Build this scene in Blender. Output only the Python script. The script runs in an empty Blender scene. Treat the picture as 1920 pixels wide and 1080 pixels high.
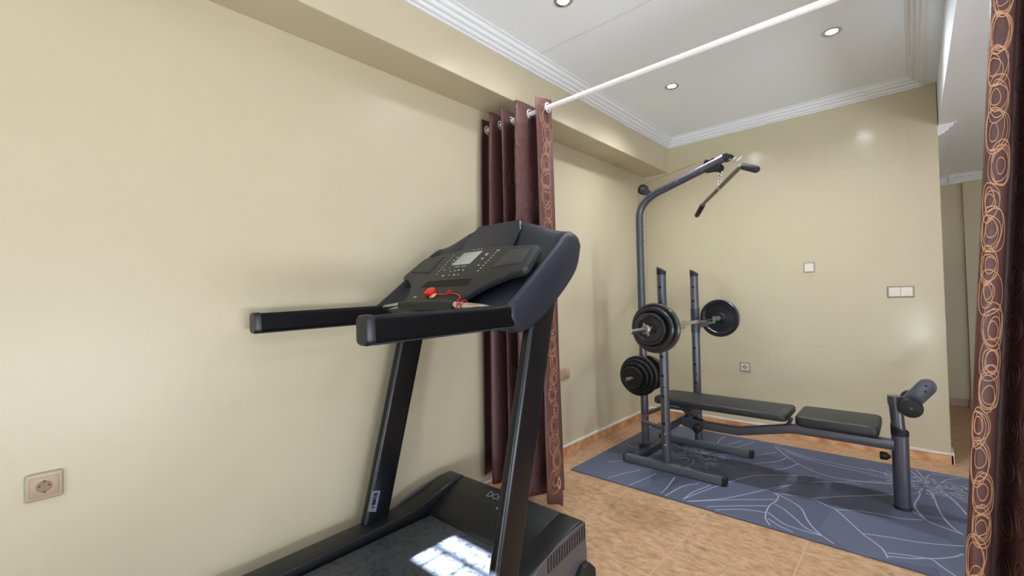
import bpy, bmesh, math, random
from mathutils import Vector, Matrix

random.seed(7)
C = bpy.context.scene.collection
scene = bpy.context.scene
PI = math.pi

# ------------------------------------------------------------------ camera
YAW, PITCH, ROLL, FPX = 0.7353, 0.0199, 0.0224, 833.85
cy_, sy_, cp_, sp_ = math.cos(YAW), math.sin(YAW), math.cos(PITCH), math.sin(PITCH)
fwd = Vector((-sy_ * cp_, cy_ * cp_, sp_))
right0 = Vector((cy_, sy_, 0.0))
down0 = fwd.cross(right0)
right = math.cos(ROLL) * right0 + math.sin(ROLL) * down0
down = -math.sin(ROLL) * right0 + math.cos(ROLL) * down0
cam_data = bpy.data.cameras.new('camera')
cam_data.sensor_width = 36.0
cam_data.lens = FPX / 1920.0 * 36.0
cam_data.clip_start = 0.02
cam = bpy.data.objects.new('camera', cam_data)
C.objects.link(cam)
mw = Matrix((right, -down, -fwd)).transposed().to_4x4()
mw.translation = Vector((0, 0, 1.12))
cam.matrix_world = mw
scene.camera = cam

# ------------------------------------------------------------------ world, daylight, exposure
world = bpy.data.worlds.new('daylight')
scene.world = world
world.use_nodes = True
bg = world.node_tree.nodes['Background']
bg.inputs['Color'].default_value = (0.62, 0.76, 1.0, 1)
bg.inputs['Strength'].default_value = 0.35

def lamp(name, kind, loc, direction, energy, color, **kw):
    d = bpy.data.lights.new(name, kind)
    d.energy = energy
    d.color = color
    for k, v in kw.items():
        setattr(d, k, v)
    o = bpy.data.objects.new(name, d)
    C.objects.link(o)
    o.location = loc
    o.rotation_euler = Vector(direction).to_track_quat('-Z', 'Y').to_euler()
    return o

# low sun coming through the small transom window behind the camera
lamp('sun_light', 'SUN', (-1.2, -6, 4), (0.0, math.cos(math.radians(30)), -math.sin(math.radians(30))), 250.0, (0.72, 0.84, 1.0), angle=math.radians(0.35))
# sky light entering through the glazed door opening in the right wall and the one behind the camera
lamp('door_daylight', 'AREA', (2.86, 0.1, 1.08), (-1, 0.0, 0.1), 4.0, (0.35, 0.60, 1.0), shape='RECTANGLE', size=2.5, size_y=2.0)
lamp('rear_daylight', 'AREA', (0.75, -2.36, 1.08), (0, 1, 0.05), 4.0, (0.35, 0.60, 1.0), shape='RECTANGLE', size=1.7, size_y=2.0)
# added fill lamps outside both doors, aimed upward to brighten the ceilings
lamp('rear_ceiling_fill', 'AREA', (0.75, -3.3, 0.1), (0, 1, 1.3), 190.0, (0.84, 0.97, 0.97), shape='RECTANGLE', size=2.4, size_y=1.6)
lamp('side_ceiling_fill', 'AREA', (3.4, 0.1, 0.1), (-1, 0, 1.5), 235.0, (0.84, 0.90, 0.98), shape='RECTANGLE', size=2.6, size_y=1.6)

vs = scene.view_settings
vs.view_transform = 'Standard'
vs.look = 'None'
vs.gamma = 1.0
vs.exposure = 0.37
try:
    vs.use_curve_mapping = False
except Exception:
    pass

# ------------------------------------------------------------------ materials
def lin(c):
    return tuple(((v / 255.0) / 12.92 if v / 255.0 <= 0.04045 else ((v / 255.0 + 0.055) / 1.055) ** 2.4) for v in c)

def mat(name, rgb, rough=0.5, metal=0.0, spec=0.5, noise=None, bump=None, vary=0.0, coat=0.0, coatr=0.1):
    m = bpy.data.materials.new(name)
    m.use_nodes = True
    nt = m.node_tree
    b = nt.nodes['Principled BSDF']
    col = lin(rgb)
    b.inputs['Base Color'].default_value = (*col, 1)
    b.inputs['Roughness'].default_value = rough
    b.inputs['Metallic'].default_value = metal
    b.inputs['Specular IOR Level'].default_value = spec
    b.inputs['Coat Weight'].default_value = coat
    b.inputs['Coat Roughness'].default_value = coatr
    tc = nt.nodes.new('ShaderNodeTexCoord')
    if vary:
        n = nt.nodes.new('ShaderNodeTexNoise')
        n.inputs['Scale'].default_value = noise or 5
        n.inputs['Detail'].default_value = 5
        nt.links.new(tc.outputs['Object'], n.inputs['Vector'])
        r = nt.nodes.new('ShaderNodeValToRGB')
        r.color_ramp.elements[0].position = 0.3
        r.color_ramp.elements[1].position = 0.7
        r.color_ramp.elements[0].color = (*[max(0, v * (1 - vary)) for v in col], 1)
        r.color_ramp.elements[1].color = (*[min(1, v * (1 + vary)) for v in col], 1)
        nt.links.new(n.outputs['Fac'], r.inputs['Fac'])
        nt.links.new(r.outputs['Color'], b.inputs['Base Color'])
    if bump:
        n2 = nt.nodes.new('ShaderNodeTexNoise')
        n2.inputs['Scale'].default_value = bump[0]
        n2.inputs['Detail'].default_value = 4
        nt.links.new(tc.outputs['Object'], n2.inputs['Vector'])
        bp = nt.nodes.new('ShaderNodeBump')
        bp.inputs['Strength'].default_value = bump[1]
        bp.inputs['Distance'].default_value = bump[2]
        nt.links.new(n2.outputs['Fac'], bp.inputs['Height'])
        nt.links.new(bp.outputs['Normal'], b.inputs['Normal'])
    return m

M = {}
M['wall'] = mat('cream_wall_paint', (199, 186, 158), 0.34, noise=3, vary=0.02, bump=(18, 0.3, 0.004), spec=0.35)
M['wallback'] = mat('cream_wall_paint_satin', (199, 186, 158), 0.34, bump=(11, 0.45, 0.008), spec=0.4, coat=0.6, coatr=0.15)
M['beamwall'] = M['wall']
M['white'] = mat('white_ceiling_paint', (243, 248, 254), 0.6, bump=(60, 0.1, 0.001))
M['plaster'] = mat('white_plaster_cornice', (232, 233, 236), 0.55)
M['black'] = mat('black_plastic', (20, 20, 22), 0.42, bump=(400, 0.15, 0.0006))
M['blackmatt'] = mat('matt_black_rubber', (17, 17, 18), 0.6)
M['navydark'] = mat('near_black_slate_plastic', (14, 15, 22), 0.4)
M['faint'] = mat('faint_grey_print', (96, 100, 106), 0.5)
M['navy'] = mat('dark_slate_plastic', (28, 31, 45), 0.45, bump=(500, 0.1, 0.0004))
M['panel'] = mat('charcoal_console_face', (34, 35, 34), 0.5)
M['panel2'] = mat('charcoal_speaker_cover', (50, 51, 54), 0.55, bump=(900, 0.5, 0.001))
M['upright'] = mat('black_lacquered_steel', (11, 12, 17), 0.32, spec=0.45)
M['handle'] = mat('black_handle_foam', (5, 5, 7), 0.5, spec=0.15)
M['steelblue'] = mat('graphite_steel_tube', (92, 93, 103), 0.34, metal=0.55)
M['railsteel'] = mat('grey_coated_rail', (92, 96, 102), 0.5, metal=0.1)
M['steeldark'] = mat('dark_graphite_steel', (62, 66, 76), 0.4, metal=0.4)
M['chrome'] = mat('chrome', (205, 205, 205), 0.18, metal=1.0)
M['satin'] = mat('satin_steel', (150, 148, 140), 0.35, metal=0.8)
M['greybar'] = mat('grey_coated_bar', (112, 108, 100), 0.45, metal=0.4)
M['iron'] = mat('black_cast_iron', (19, 20, 26), 0.28, spec=0.9, bump=(200, 0.2, 0.0008))
M['rubber'] = mat('black_rubber', (14, 14, 15), 0.5)
M['vinyl'] = mat('black_vinyl', (34, 35, 37), 0.45, bump=(300, 0.12, 0.0006))
M['foamgrip'] = mat('dark_grip_foam', (48, 42, 52), 0.6)
M['red'] = mat('red_plastic', (225, 28, 30), 0.4)
M['screen'] = mat('grey_lcd_glass', (165, 170, 162), 0.25)
M['marks'] = mat('pale_printed_marks', (185, 190, 185), 0.5)
M['darkmarks'] = mat('dark_printed_letters', (18, 20, 24), 0.5)
M['bluemark'] = mat('blue_printed_logo', (70, 78, 160), 0.5)
M['label'] = mat('grey_warning_sticker', (116, 118, 132), 0.5)
M['rod'] = mat('white_enamelled_rod', (236, 232, 230), 0.35)
M['grommet'] = mat('pale_metal_grommet', (215, 205, 200), 0.35)
M['socket'] = mat('champagne_beige_plastic', (178, 148, 122), 0.4)
M['socketrim'] = mat('champagne_frame_plastic', (176, 160, 138), 0.35)
M['socketdark'] = mat('dark_socket_hole', (70, 50, 35), 0.6)
M['switch'] = mat('ivory_rocker_plastic', (226, 216, 205), 0.35)
M['greyrim'] = mat('taupe_frame_plastic', (160, 148, 134), 0.4)
M['cloth'] = mat('brown_satin_curtain', (90, 56, 54), 0.48, noise=60, vary=0.14, bump=(120, 0.35, 0.003))
M['bronze'] = mat('bronze_embroidery', (150, 106, 80), 0.5)
M['clothdark'] = mat('brown_curtain_tone_ring', (98, 66, 62), 0.5)
M['gold'] = mat('copper_embroidery', (205, 152, 118), 0.5)
M['matline'] = mat('pale_mat_line', (158, 162, 182), 0.8)
M['frame'] = mat('white_window_frame', (225, 225, 225), 0.4)

def emit(name, rgb, s):
    m = bpy.data.materials.new(name)
    m.use_nodes = True
    b = m.node_tree.nodes['Principled BSDF']
    b.inputs['Emission Color'].default_value = (*lin(rgb), 1)
    b.inputs['Emission Strength'].default_value = s
    return m
M['lens'] = emit('lit_lamp_lens', (255, 246, 235), 45.0)

def node_mat(name):
    m = bpy.data.materials.new(name)
    m.use_nodes = True
    nt = m.node_tree
    return m, nt, nt.nodes['Principled BSDF']

def tile_floor():
    m, nt, b = node_mat('terracotta_floor_tile')
    N = nt.nodes.new
    L = nt.links.new
    tc = N('ShaderNodeTexCoord')
    mp = N('ShaderNodeMapping')
    mp.inputs['Location'].default_value = (0.816 + 0.43 * 20, -1.962 + 0.43 * 20, 0)
    L(tc.outputs['Object'], mp.inputs['Vector'])
    br = N('ShaderNodeTexBrick')
    br.offset = 0.0
    br.squash = 1.0
    br.inputs['Scale'].default_value = 1.0
    br.inputs['Brick Width'].default_value = 0.43
    br.inputs['Row Height'].default_value = 0.43
    br.inputs['Mortar Size'].default_value = 0.0028
    br.inputs['Mortar Smooth'].default_value = 0.2
    br.inputs['Color1'].default_value = (0.0, 0.0, 0.0, 1)
    br.inputs['Color2'].default_value = (1.0, 1.0, 1.0, 1)
    L(mp.outputs['Vector'], br.inputs['Vector'])
    n1 = N('ShaderNodeTexNoise')
    n1.inputs['Scale'].default_value = 19
    n1.inputs['Detail'].default_value = 8
    n1.inputs['Roughness'].default_value = 0.68
    n1.inputs['Distortion'].default_value = 0.6
    st = N('ShaderNodeMapping')
    st.inputs['Scale'].default_value = (1.0, 1.9, 1)
    L(tc.outputs['Object'], st.inputs['Vector'])
    L(st.outputs['Vector'], n1.inputs['Vector'])
    rp = N('ShaderNodeValToRGB')
    e = rp.color_ramp.elements
    e[0].position = 0.28
    e[0].color = (*lin((146, 106, 78)), 1)
    e[1].position = 0.74
    e[1].color = (*lin((214, 180, 150)), 1)
    mid = e.new(0.5)
    mid.color = (*lin((188, 148, 112)), 1)
    L(n1.outputs['Fac'], rp.inputs['Fac'])
    n2 = N('ShaderNodeTexNoise')
    n2.inputs['Scale'].default_value = 1.6
    L(tc.outputs['Object'], n2.inputs['Vector'])
    mx0 = N('ShaderNodeMix')
    mx0.data_type = 'RGBA'
    mx0.blend_type = 'SOFT_LIGHT'
    mx0.inputs['Factor'].default_value = 0.35
    L(rp.outputs['Color'], mx0.inputs['A'])
    L(n2.outputs['Fac'], mx0.inputs['B'])
    mx = N('ShaderNodeMix')
    mx.data_type = 'RGBA'
    L(br.outputs['Fac'], mx.inputs['Factor'])
    L(mx0.outputs['Result'], mx.inputs['A'])
    mx.inputs['B'].default_value = (*lin((196, 168, 140)), 1)
    L(mx.outputs['Result'], b.inputs['Base Color'])
    b.inputs['Roughness'].default_value = 0.38
    bp = N('ShaderNodeBump')
    bp.inputs['Strength'].default_value = 0.25
    bp.inputs['Distance'].default_value = 0.002
    bp.invert = True
    L(br.outputs['Fac'], bp.inputs['Height'])
    L(bp.outputs['Normal'], b.inputs['Normal'])
    return m
M['floor'] = tile_floor()

def skirting_mat():
    m, nt, b = node_mat('mottled_skirting_tile')
    n = nt.nodes.new('ShaderNodeTexNoise')
    tc = nt.nodes.new('ShaderNodeTexCoord')
    n.inputs['Scale'].default_value = 14
    n.inputs['Detail'].default_value = 6
    nt.links.new(tc.outputs['Object'], n.inputs['Vector'])
    r = nt.nodes.new('ShaderNodeValToRGB')
    r.color_ramp.elements[0].position = 0.33
    r.color_ramp.elements[0].color = (*lin((182, 122, 78)), 1)
    r.color_ramp.elements[1].position = 0.68
    r.color_ramp.elements[1].color = (*lin((214, 172, 128)), 1)
    nt.links.new(n.outputs['Fac'], r.inputs['Fac'])
    nt.links.new(r.outputs['Color'], b.inputs['Base Color'])
    b.inputs['Roughness'].default_value = 0.4
    return m
M['skirt'] = skirting_mat()
M['skirtcap'] = mat('pale_skirting_edge', (236, 224, 218), 0.45)

def belt_mat():
    m, nt, b = node_mat('dark_running_belt')
    N = nt.nodes.new
    L = nt.links.new
    tc = N('ShaderNodeTexCoord')
    n = N('ShaderNodeTexNoise')
    n.inputs['Scale'].default_value = 38
    n.inputs['Detail'].default_value = 6
    n.inputs['Roughness'].default_value = 0.7
    L(tc.outputs['Object'], n.inputs['Vector'])
    r = N('ShaderNodeValToRGB')
    r.color_ramp.elements[0].position = 0.36
    r.color_ramp.elements[0].color = (*lin((26, 27, 30)), 1)
    r.color_ramp.elements[1].position = 0.5
    r.color_ramp.elements[1].color = (*lin((62, 64, 70)), 1)
    L(n.outputs['Fac'], r.inputs['Fac'])
    L(r.outputs['Color'], b.inputs['Base Color'])
    b.inputs['Roughness'].default_value = 0.5
    return m
M['belt'] = belt_mat()

def rug_mat():
    m, nt, b = node_mat('blue_grey_vinyl_mat')
    N = nt.nodes.new
    L = nt.links.new
    tc = N('ShaderNodeTexCoord')
    v = N('ShaderNodeTexVoronoi')
    v.inputs['Scale'].default_value = 2.3
    L(tc.outputs['Object'], v.inputs['Vector'])
    r = N('ShaderNodeValToRGB')
    r.color_ramp.elements[0].color = (*lin((74, 78, 98)), 1)
    r.color_ramp.elements[1].color = (*lin((90, 94, 116)), 1)
    sep = N('ShaderNodeSeparateColor')
    L(v.outputs['Color'], sep.inputs['Color'])
    L(sep.outputs['Red'], r.inputs['Fac'])
    L(r.outputs['Color'], b.inputs['Base Color'])
    b.inputs['Roughness'].default_value = 0.75
    n = N('ShaderNodeTexNoise')
    n.inputs['Scale'].default_value = 220
    L(tc.outputs['Object'], n.inputs['Vector'])
    bp = N('ShaderNodeBump')
    bp.inputs['Strength'].default_value = 0.2
    bp.inputs['Distance'].default_value = 0.001
    L(n.outputs['Fac'], bp.inputs['Height'])
    L(bp.outputs['Normal'], b.inputs['Normal'])
    return m
M['rug'] = rug_mat()

# ------------------------------------------------------------------ mesh helpers
ORIGIN = {}
def BM():
    return bmesh.new()

def obj(name, bm, m, parent=None, origin=None, smooth=35, mods=None):
    """bm is in world coordinates; origin (or the parent's) becomes the object's own origin"""
    if parent is not None:
        o0 = ORIGIN[parent.name]
    else:
        o0 = Vector(origin) if origin else Vector((0, 0, 0))
    bmesh.ops.translate(bm, verts=bm.verts, vec=-o0)
    bmesh.ops.recalc_face_normals(bm, faces=bm.faces) if not mods == 'open' else None
    lim = math.radians(smooth)
    for e in bm.edges:
        if len(e.link_faces) == 2:
            e.smooth = e.calc_face_angle(0) < lim
    for f in bm.faces:
        f.smooth = smooth > 0
    me = bpy.data.meshes.new(name)
    bm.to_mesh(me)
    bm.free()
    for mm in (m if isinstance(m, (list, tuple)) else [m]):
        me.materials.append(mm)
    ob = bpy.data.objects.new(name, me)
    C.objects.link(ob)
    if parent is not None:
        ob.parent = parent
    else:
        ob.location = o0
    ORIGIN[ob.name] = o0
    return ob

def thing(name, label, cat, loc, group=None):
    o = bpy.data.objects.new(name, None)
    C.objects.link(o)
    o.empty_display_size = 0.05
    o.location = loc
    o['label'] = label
    o['category'] = cat
    if group:
        o['group'] = group
    ORIGIN[o.name] = Vector(loc)
    return o

def tag(o, label, cat, group=None):
    o['label'] = label
    o['category'] = cat
    if group:
        o['group'] = group
    return o

def struct(name, bm, m, label=None, smooth=0):
    o = obj(name, bm, m, smooth=smooth)
    o['kind'] = 'structure'
    if label:
        o['label'] = label
    return o

def box(bm, x0, x1, y0, y1, z0, z1, bev=0.0, seg=2, mi=0):
    vsx = [bm.verts.new((x, y, z)) for x in (x0, x1) for y in (y0, y1) for z in (z0, z1)]
    idx = [(0, 1, 3, 2), (4, 6, 7, 5), (0, 4, 5, 1), (2, 3, 7, 6), (0, 2, 6, 4), (1, 5, 7, 3)]
    fs = [bm.faces.new([vsx[i] for i in f]) for f in idx]
    for f in fs:
        f.material_index = mi
    if bev > 0:
        es = list({e for f in fs for e in f.edges})
        r = bmesh.ops.bevel(bm, geom=es, offset=bev, segments=seg, profile=0.5, affect='EDGES')
        for f in r['faces']:
            f.material_index = mi
    return fs

def prism(bm, pts, axis, a0, a1, bev=0.0, seg=2, mi=0):
    """polygon pts extruded along axis; pts are the other two coordinates in x,y,z order"""
    def mk(p, a):
        if axis == 'x':
            return (a, p[0], p[1])
        if axis == 'y':
            return (p[0], a, p[1])
        return (p[0], p[1], a)
    v0 = [bm.verts.new(mk(p, a0)) for p in pts]
    v1 = [bm.verts.new(mk(p, a1)) for p in pts]
    n = len(pts)
    fs = [bm.faces.new(v0), bm.faces.new(list(reversed(v1)))]
    for i in range(n):
        fs.append(bm.faces.new((v0[i], v1[i], v1[(i + 1) % n], v0[(i + 1) % n])))
    for f in fs:
        f.material_index = mi
    bmesh.ops.recalc_face_normals(bm, faces=fs)
    if bev > 0:
        es = list({e for f in fs for e in f.edges})
        r = bmesh.ops.bevel(bm, geom=es, offset=bev, segments=seg, profile=0.5, affect='EDGES', clamp_overlap=True)
        for f in r['faces']:
            f.material_index = mi
    return fs

def sweep(bm, pts, prof, cap=True, mi=0, up=Vector((0, 0, 1)), scales=None):
    """sweep a closed profile [(a,b)...] along a polyline"""
    pts = [Vector(p) for p in pts]
    n = len(pts)
    rings = []
    t0 = (pts[1] - pts[0]).normalized()
    side = t0.cross(up)
    if side.length < 1e-3:
        side = t0.cross(Vector((1, 0, 0)))
    side.normalize()
    prev_t = t0
    for i, p in enumerate(pts):
        if i == 0:
            t = t0
        elif i == n - 1:
            t = (pts[-1] - pts[-2]).normalized()
        else:
            t = ((pts[i + 1] - p).normalized() + (p - pts[i - 1]).normalized()).normalized()
        q = prev_t.rotation_difference(t)
        side = (q @ side)
        side = (side - t * side.dot(t)).normalized()
        prev_t = t
        u = side.cross(t).normalized()
        s = 1.0 if scales is None else scales[i]
        rings.append([bm.verts.new(p + side * a * s + u * b * s) for a, b in prof])
    k = len(prof)
    for i in range(n - 1):
        for j in range(k):
            f = bm.faces.new((rings[i][j], rings[i][(j + 1) % k], rings[i + 1][(j + 1) % k], rings[i + 1][j]))
            f.material_index = mi
    if cap:
        f = bm.faces.new(list(reversed(rings[0])))
        f.material_index = mi
        f = bm.faces.new(rings[-1])
        f.material_index = mi
    return rings

def circ(r, n=16):
    return [(r * math.cos(2 * PI * i / n), r * math.sin(2 * PI * i / n)) for i in range(n)]

def rrect(w, h, r, n=4):
    out = []
    for cx, cy, a0 in ((w / 2 - r, h / 2 - r, 0), (-w / 2 + r, h / 2 - r, 90), (-w / 2 + r, -h / 2 + r, 180), (w / 2 - r, -h / 2 + r, 270)):
        for i in range(n + 1):
            a = math.radians(a0 + 90 * i / n)
            out.append((cx + r * math.cos(a), cy + r * math.sin(a)))
    return out

def tube(bm, pts, r, n=16, cap=True, mi=0):
    return sweep(bm, pts, circ(r, n), cap, mi)

def arc(p0, p1, p2, n=8):
    """quadratic corner from p0 to p2 with control p1"""
    p0, p1, p2 = Vector(p0), Vector(p1), Vector(p2)
    return [((1 - t) ** 2) * p0 + 2 * t * (1 - t) * p1 + t * t * p2 for t in [i / n for i in range(n + 1)]]

def lathe(bm, prof, origin, axis='y', n=40, mi=0):
    """prof: list of (distance along axis, radius), closed loop"""
    o = Vector(origin)
    rings = []
    for (a, r) in prof:
        ring = []
        for i in range(n):
            t = 2 * PI * i / n
            c, s = r * math.cos(t), r * math.sin(t)
            v = {'x': Vector((a, c, s)), 'y': Vector((c, a, s)), 'z': Vector((c, s, a))}[axis]
            ring.append(bm.verts.new(o + v))
        rings.append(ring)
    k = len(prof)
    for j in range(k - 1):
        for i in range(n):
            f = bm.faces.new((rings[j][i], rings[j][(i + 1) % n], rings[j + 1][(i + 1) % n], rings[j + 1][i]))
            f.material_index = mi
    return rings

def lathe_closed(bm, prof, origin, axis='y', n=40, mi=0):
    rings = lathe(bm, prof, origin, axis, n, mi)
    for i in range(n):
        f = bm.faces.new((rings[-1][i], rings[-1][(i + 1) % n], rings[0][(i + 1) % n], rings[0][i]))
        f.material_index = mi

def lathe_capped(bm, prof, origin, axis='y', n=32, mi=0):
    rings = lathe(bm, prof, origin, axis, n, mi)
    for ring in (rings[0], rings[-1]):
        f = bm.faces.new(ring)
        f.material_index = mi

def text_obj(name, body, size, m, parent, matrix, thick=0.0004, space=1.0, bold=0.0):
    cu = bpy.data.curves.new(name, 'FONT')
    cu.body = body
    cu.size = size
    cu.extrude = thick
    cu.offset = bold
    cu.space_character = space
    cu.align_x = 'CENTER'
    cu.align_y = 'CENTER'
    tmp = bpy.data.objects.new(name, cu)
    C.objects.link(tmp)
    bpy.context.view_layer.update()
    me = bpy.data.meshes.new_from_object(tmp)
    bpy.data.objects.remove(tmp)
    bpy.data.curves.remove(cu)
    me.transform(Matrix.Translation(-ORIGIN[parent.name]) @ matrix)
    me.name = name
    me.materials.clear()
    me.materials.append(m)
    ob = bpy.data.objects.new(name, me)
    C.objects.link(ob)
    ob.parent = parent
    ORIGIN[ob.name] = ORIGIN[parent.name]
    return ob

def frame_matrix(xd, yd, loc):
    xd = Vector(xd).normalized()
    yd = Vector(yd)
    yd = (yd - xd * yd.dot(xd)).normalized()
    zd = xd.cross(yd)
    mm = Matrix((xd, yd, zd)).transposed().to_4x4()
    mm.translation = Vector(loc)
    return mm

# ------------------------------------------------------------------ the setting
XL, XB, YB, XE = -1.86, -1.63, 3.95, 0.145      # left wall, beam face, back wall, end of back wall
ZC, ZL = 2.50, 2.16                              # main ceiling, lower ceiling
XR, YR, YF = 2.75, -2.2, 5.92                    # right wall, rear wall, far corridor wall

b = BM(); box(b, XL - .12, XR + .12, YR - .12, YF + .12, -.1, 0)
struct('floor', b, M['floor'])
b = BM(); box(b, XL - .12, XL, YR - .12, YB + .12, 0, ZC + .1)
struct('wall_left', b, M['wall'])
b = BM(); box(b, XL, XB, YR, YB, 2.215, ZC, bev=.004, seg=2)
struct('trim_1', b, M['wall'], 'cream boxed beam running along the top of the left wall')
b = BM(); box(b, XL, XE - .003, YB, YB + .14, 0, ZC + .02, bev=.003, seg=1)
struct('wall_back', b, M['wallback'])
b = BM(); box(b, XL - .12, .095, YR - .12, YB + .14, ZC, ZC + .1)
struct('ceiling', b, M['white'])
b = BM()
box(b, XE, XR + .12, YR - .12, YF + .12, ZL, ZC + .1)
box(b, .095, XE, YR - .12, YB, 2.44, ZC + .1)
struct('ceiling', b, M['white'], 'lower white ceiling beside the recessed one')
b = BM(); box(b, -.1, .135, YB + .14, YF, 0, ZC)
struct('wall_corridor', b, M['wall'])
b = BM()
box(b, -.1, .36, YF, YF + .12, 0, ZC)
box(b, .36, XR, YF - .06, YF + .12, 0, ZC)
struct('wall_far', b, M['wall'])
# right wall with a wide glazed-door opening
b = BM()
for (y0, y1, z0, z1) in ((YR - .12, -1.15, 0, ZL), (1.35, YF + .12, 0, ZL), (-1.15, 1.35, 2.08, ZL)):
    box(b, XR, XR + .12, y0, y1, z0, z1)
struct('wall_right', b, M['wall'])
b = BM()
for (y0, y1, z0, z1) in ((-1.15, -1.09, 0, 2.08), (1.29, 1.35, 0, 2.08), (.07, .13, 0, 2.08), (-1.15, 1.35, 2.02, 2.08)):
    box(b, XR + .03, XR + .08, y0, y1, z0, z1)
o = struct('door_1', b, M['frame'], 'white frame of the glazed door in the right wall')
# rear wall with a door opening and a small transom window
TX0, TX1, TZ0, TZ1 = -1.44, -.985, 1.986, 2.166
b = BM()
Y0, Y1 = YR - .12, YR
box(b, XL, TX0, Y0, Y1, 0, ZC); box(b, TX1, -.1, Y0, Y1, 0, ZC)
box(b, TX0, TX1, Y0, Y1, 0, TZ0); box(b, TX0, TX1, Y0, Y1, TZ1, ZC)
box(b, 1.6, XR, Y0, Y1, 0, ZC); box(b, -.1, 1.6, Y0, Y1, 2.08, ZC)
struct('wall_rear', b, M['wall'])
b = BM()
box(b, TX0, TX1, Y0 + .02, Y0 + .04, 2.094, 2.103)
for x in (-1.375, -1.25, -1.12):
    box(b, x - .006, x + .006, Y0 + .02, Y0 + .04, TZ0, 2.10)
struct('window_1', b, M['frame'], 'muntins of the small transom window behind the camera')
b = BM()
for (x0, x1, z0, z1) in ((-.1, -.04, 0, 2.08), (1.54, 1.6, 0, 2.08), (.72, .78, 0, 2.08), (-.1, 1.6, 2.02, 2.08)):
    box(b, x0, x1, Y0 + .03, Y0 + .08, z0, z1)
struct('door_2', b, M['frame'], 'white frame of the glazed door behind the camera')

b = BM(); box(b, -.45, XR + .12, -6.4, YR - .12, 2.2, 2.3)  # unseen slab added to keep the sun lamp out of the rear door
struct('sun_blocker', b, M['white'], 'added sun-blocking slab outside the rear door')

# cornices: stepped plaster profile (d = distance from wall, z)
def corn_prof(h=.068, w=.092, n=4):
    pts = [(0, 0), (.012, 0)]
    for i in range(n):
        t0 = i / n; t1 = (i + 1) / n
        d0 = .012 + (w - .012) * t0; d1 = .012 + (w - .012) * t1
        z0 = h * (t0 ** 1.25); z1 = h * (t1 ** 1.25)
        pts += [(d0 + (d1 - d0) * .12, z0 + (z1 - z0) * .62), (d0 + (d1 - d0) * .8, z0 + (z1 - z0) * .75), (d1, z1)]
    pts += [(w, h + .0), (0, h + .0)]
    out = [pts[0]]
    for p in pts[1:]:
        if (Vector(p) - Vector(out[-1])).length > 1e-5:
            out.append(p)
    return out
cp = corn_prof()
b = BM(); prism(b, [(XB + d, ZC - .068 + z) for d, z in cp], 'y', YR, YB)
struct('trim_2', b, M['plaster'], 'white stepped cornice along the beam')
b = BM(); prism(b, [(YB - d, ZC - .068 + z) for d, z in cp], 'x', XB, .095)
struct('trim_3', b, M['plaster'], 'white stepped cornice along the back wall')
b = BM(); prism(b, [(.095 - d, ZC - .068 + z) for d, z in cp], 'y', YR, YB)
struct('trim_4', b, M['plaster'], 'white stepped cornice along the right edge of the recessed ceiling')
b = BM(); prism(b, [(XE - .005 + d, ZL - .068 + z) for d, z in cp], 'y', YB + .001, YF)
struct('trim_5', b, M['plaster'], 'white stepped cornice end seen past the back wall corner')
b = BM()
prism(b, [(YF - d, ZL - .068 + z) for d, z in cp], 'x', .14, .36)
prism(b, [(YF - .06 - d, ZL - .068 + z) for d, z in cp], 'x', .27, XR)
struct('trim_6', b, M['plaster'], 'white cornice on the far corridor wall')
# faint seam in the ceiling boards
b = BM(); box(b, XB + .09, .0, 1.985, 1.989, ZC - .0012, ZC + .001); 
struct('trim_7', b, mat('grey_board_seam', (196, 196, 198), .7), 'thin grey seam between ceiling boards')
# baseboards with a pale cap
def skirt(name, x0, x1, y0, y1, h=.072):
    b = BM()
    box(b, x0, x1, y0, y1, 0, h - .015, mi=0)
    box(b, x0 - (.002 if y1 - y0 < .02 else 0), x1 + (.002 if x1 - x0 < .02 else 0), y0 - (.002 if y1 - y0 < .02 else 0), y1, h - .015, h, bev=.002, mi=1)
    return struct(name, b, [M['skirt'], M['skirtcap']])
skirt('baseboard_left', XL, XL + .012, YR, YB)
skirt('baseboard_back', XL + .014, XE + .006, YB - .012, YB)
M['skirtgrey'] = mat('greyish_skirting_tile', (176, 140, 132), .45, noise=20, vary=.15)
b = BM(); box(b, XE - .003, XE + .010, YB - .012, YB + .14, 0, .072); 
struct('baseboard_corner', b, M['skirtcap'])
b = BM()
box(b, .14, .36, YF - .012, YF, 0, .075); box(b, .348, XR, YF - .072, YF - .06, 0, .075)
struct('baseboard_far', b, M['skirtgrey'])

# painted-over access panels: hairline grooves on the back wall
M['groove'] = mat('painted_groove', (186, 172, 146), .6)
def access_panel(x0, x1, z0, z1, label, t=.003):
    r = thing('access_panel', label, 'panel', ((x0 + x1) / 2, YB, z0))
    b = BM(); box(b, x0 + t, x1 - t, YB - .0010, YB, z0 + t, z1 - t, bev=.0005, seg=1)
    obj('cover', b, M['wallback'], r, smooth=0)
    b = BM()
    for q in ((x0, x1, z0, z0 + t), (x0, x1, z1 - t, z1), (x0, x0 + t, z0 + t, z1 - t), (x1 - t, x1, z0 + t, z1 - t)):
        box(b, q[0], q[1], YB - .0005, YB, q[2], q[3])
    obj('gap', b, M['groove'], r, smooth=0)
access_panel(-.868, -.445, .462, .706, 'painted cream access panel low on the back wall, behind the bench pads')
access_panel(-.40, -.055, .475, .61, 'small painted access panel low on the back wall, left of the bench leg roller')
access_panel(-.45, .003, 1.981, 2.20, 'painted access panel high on the back wall near its right corner')

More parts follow.
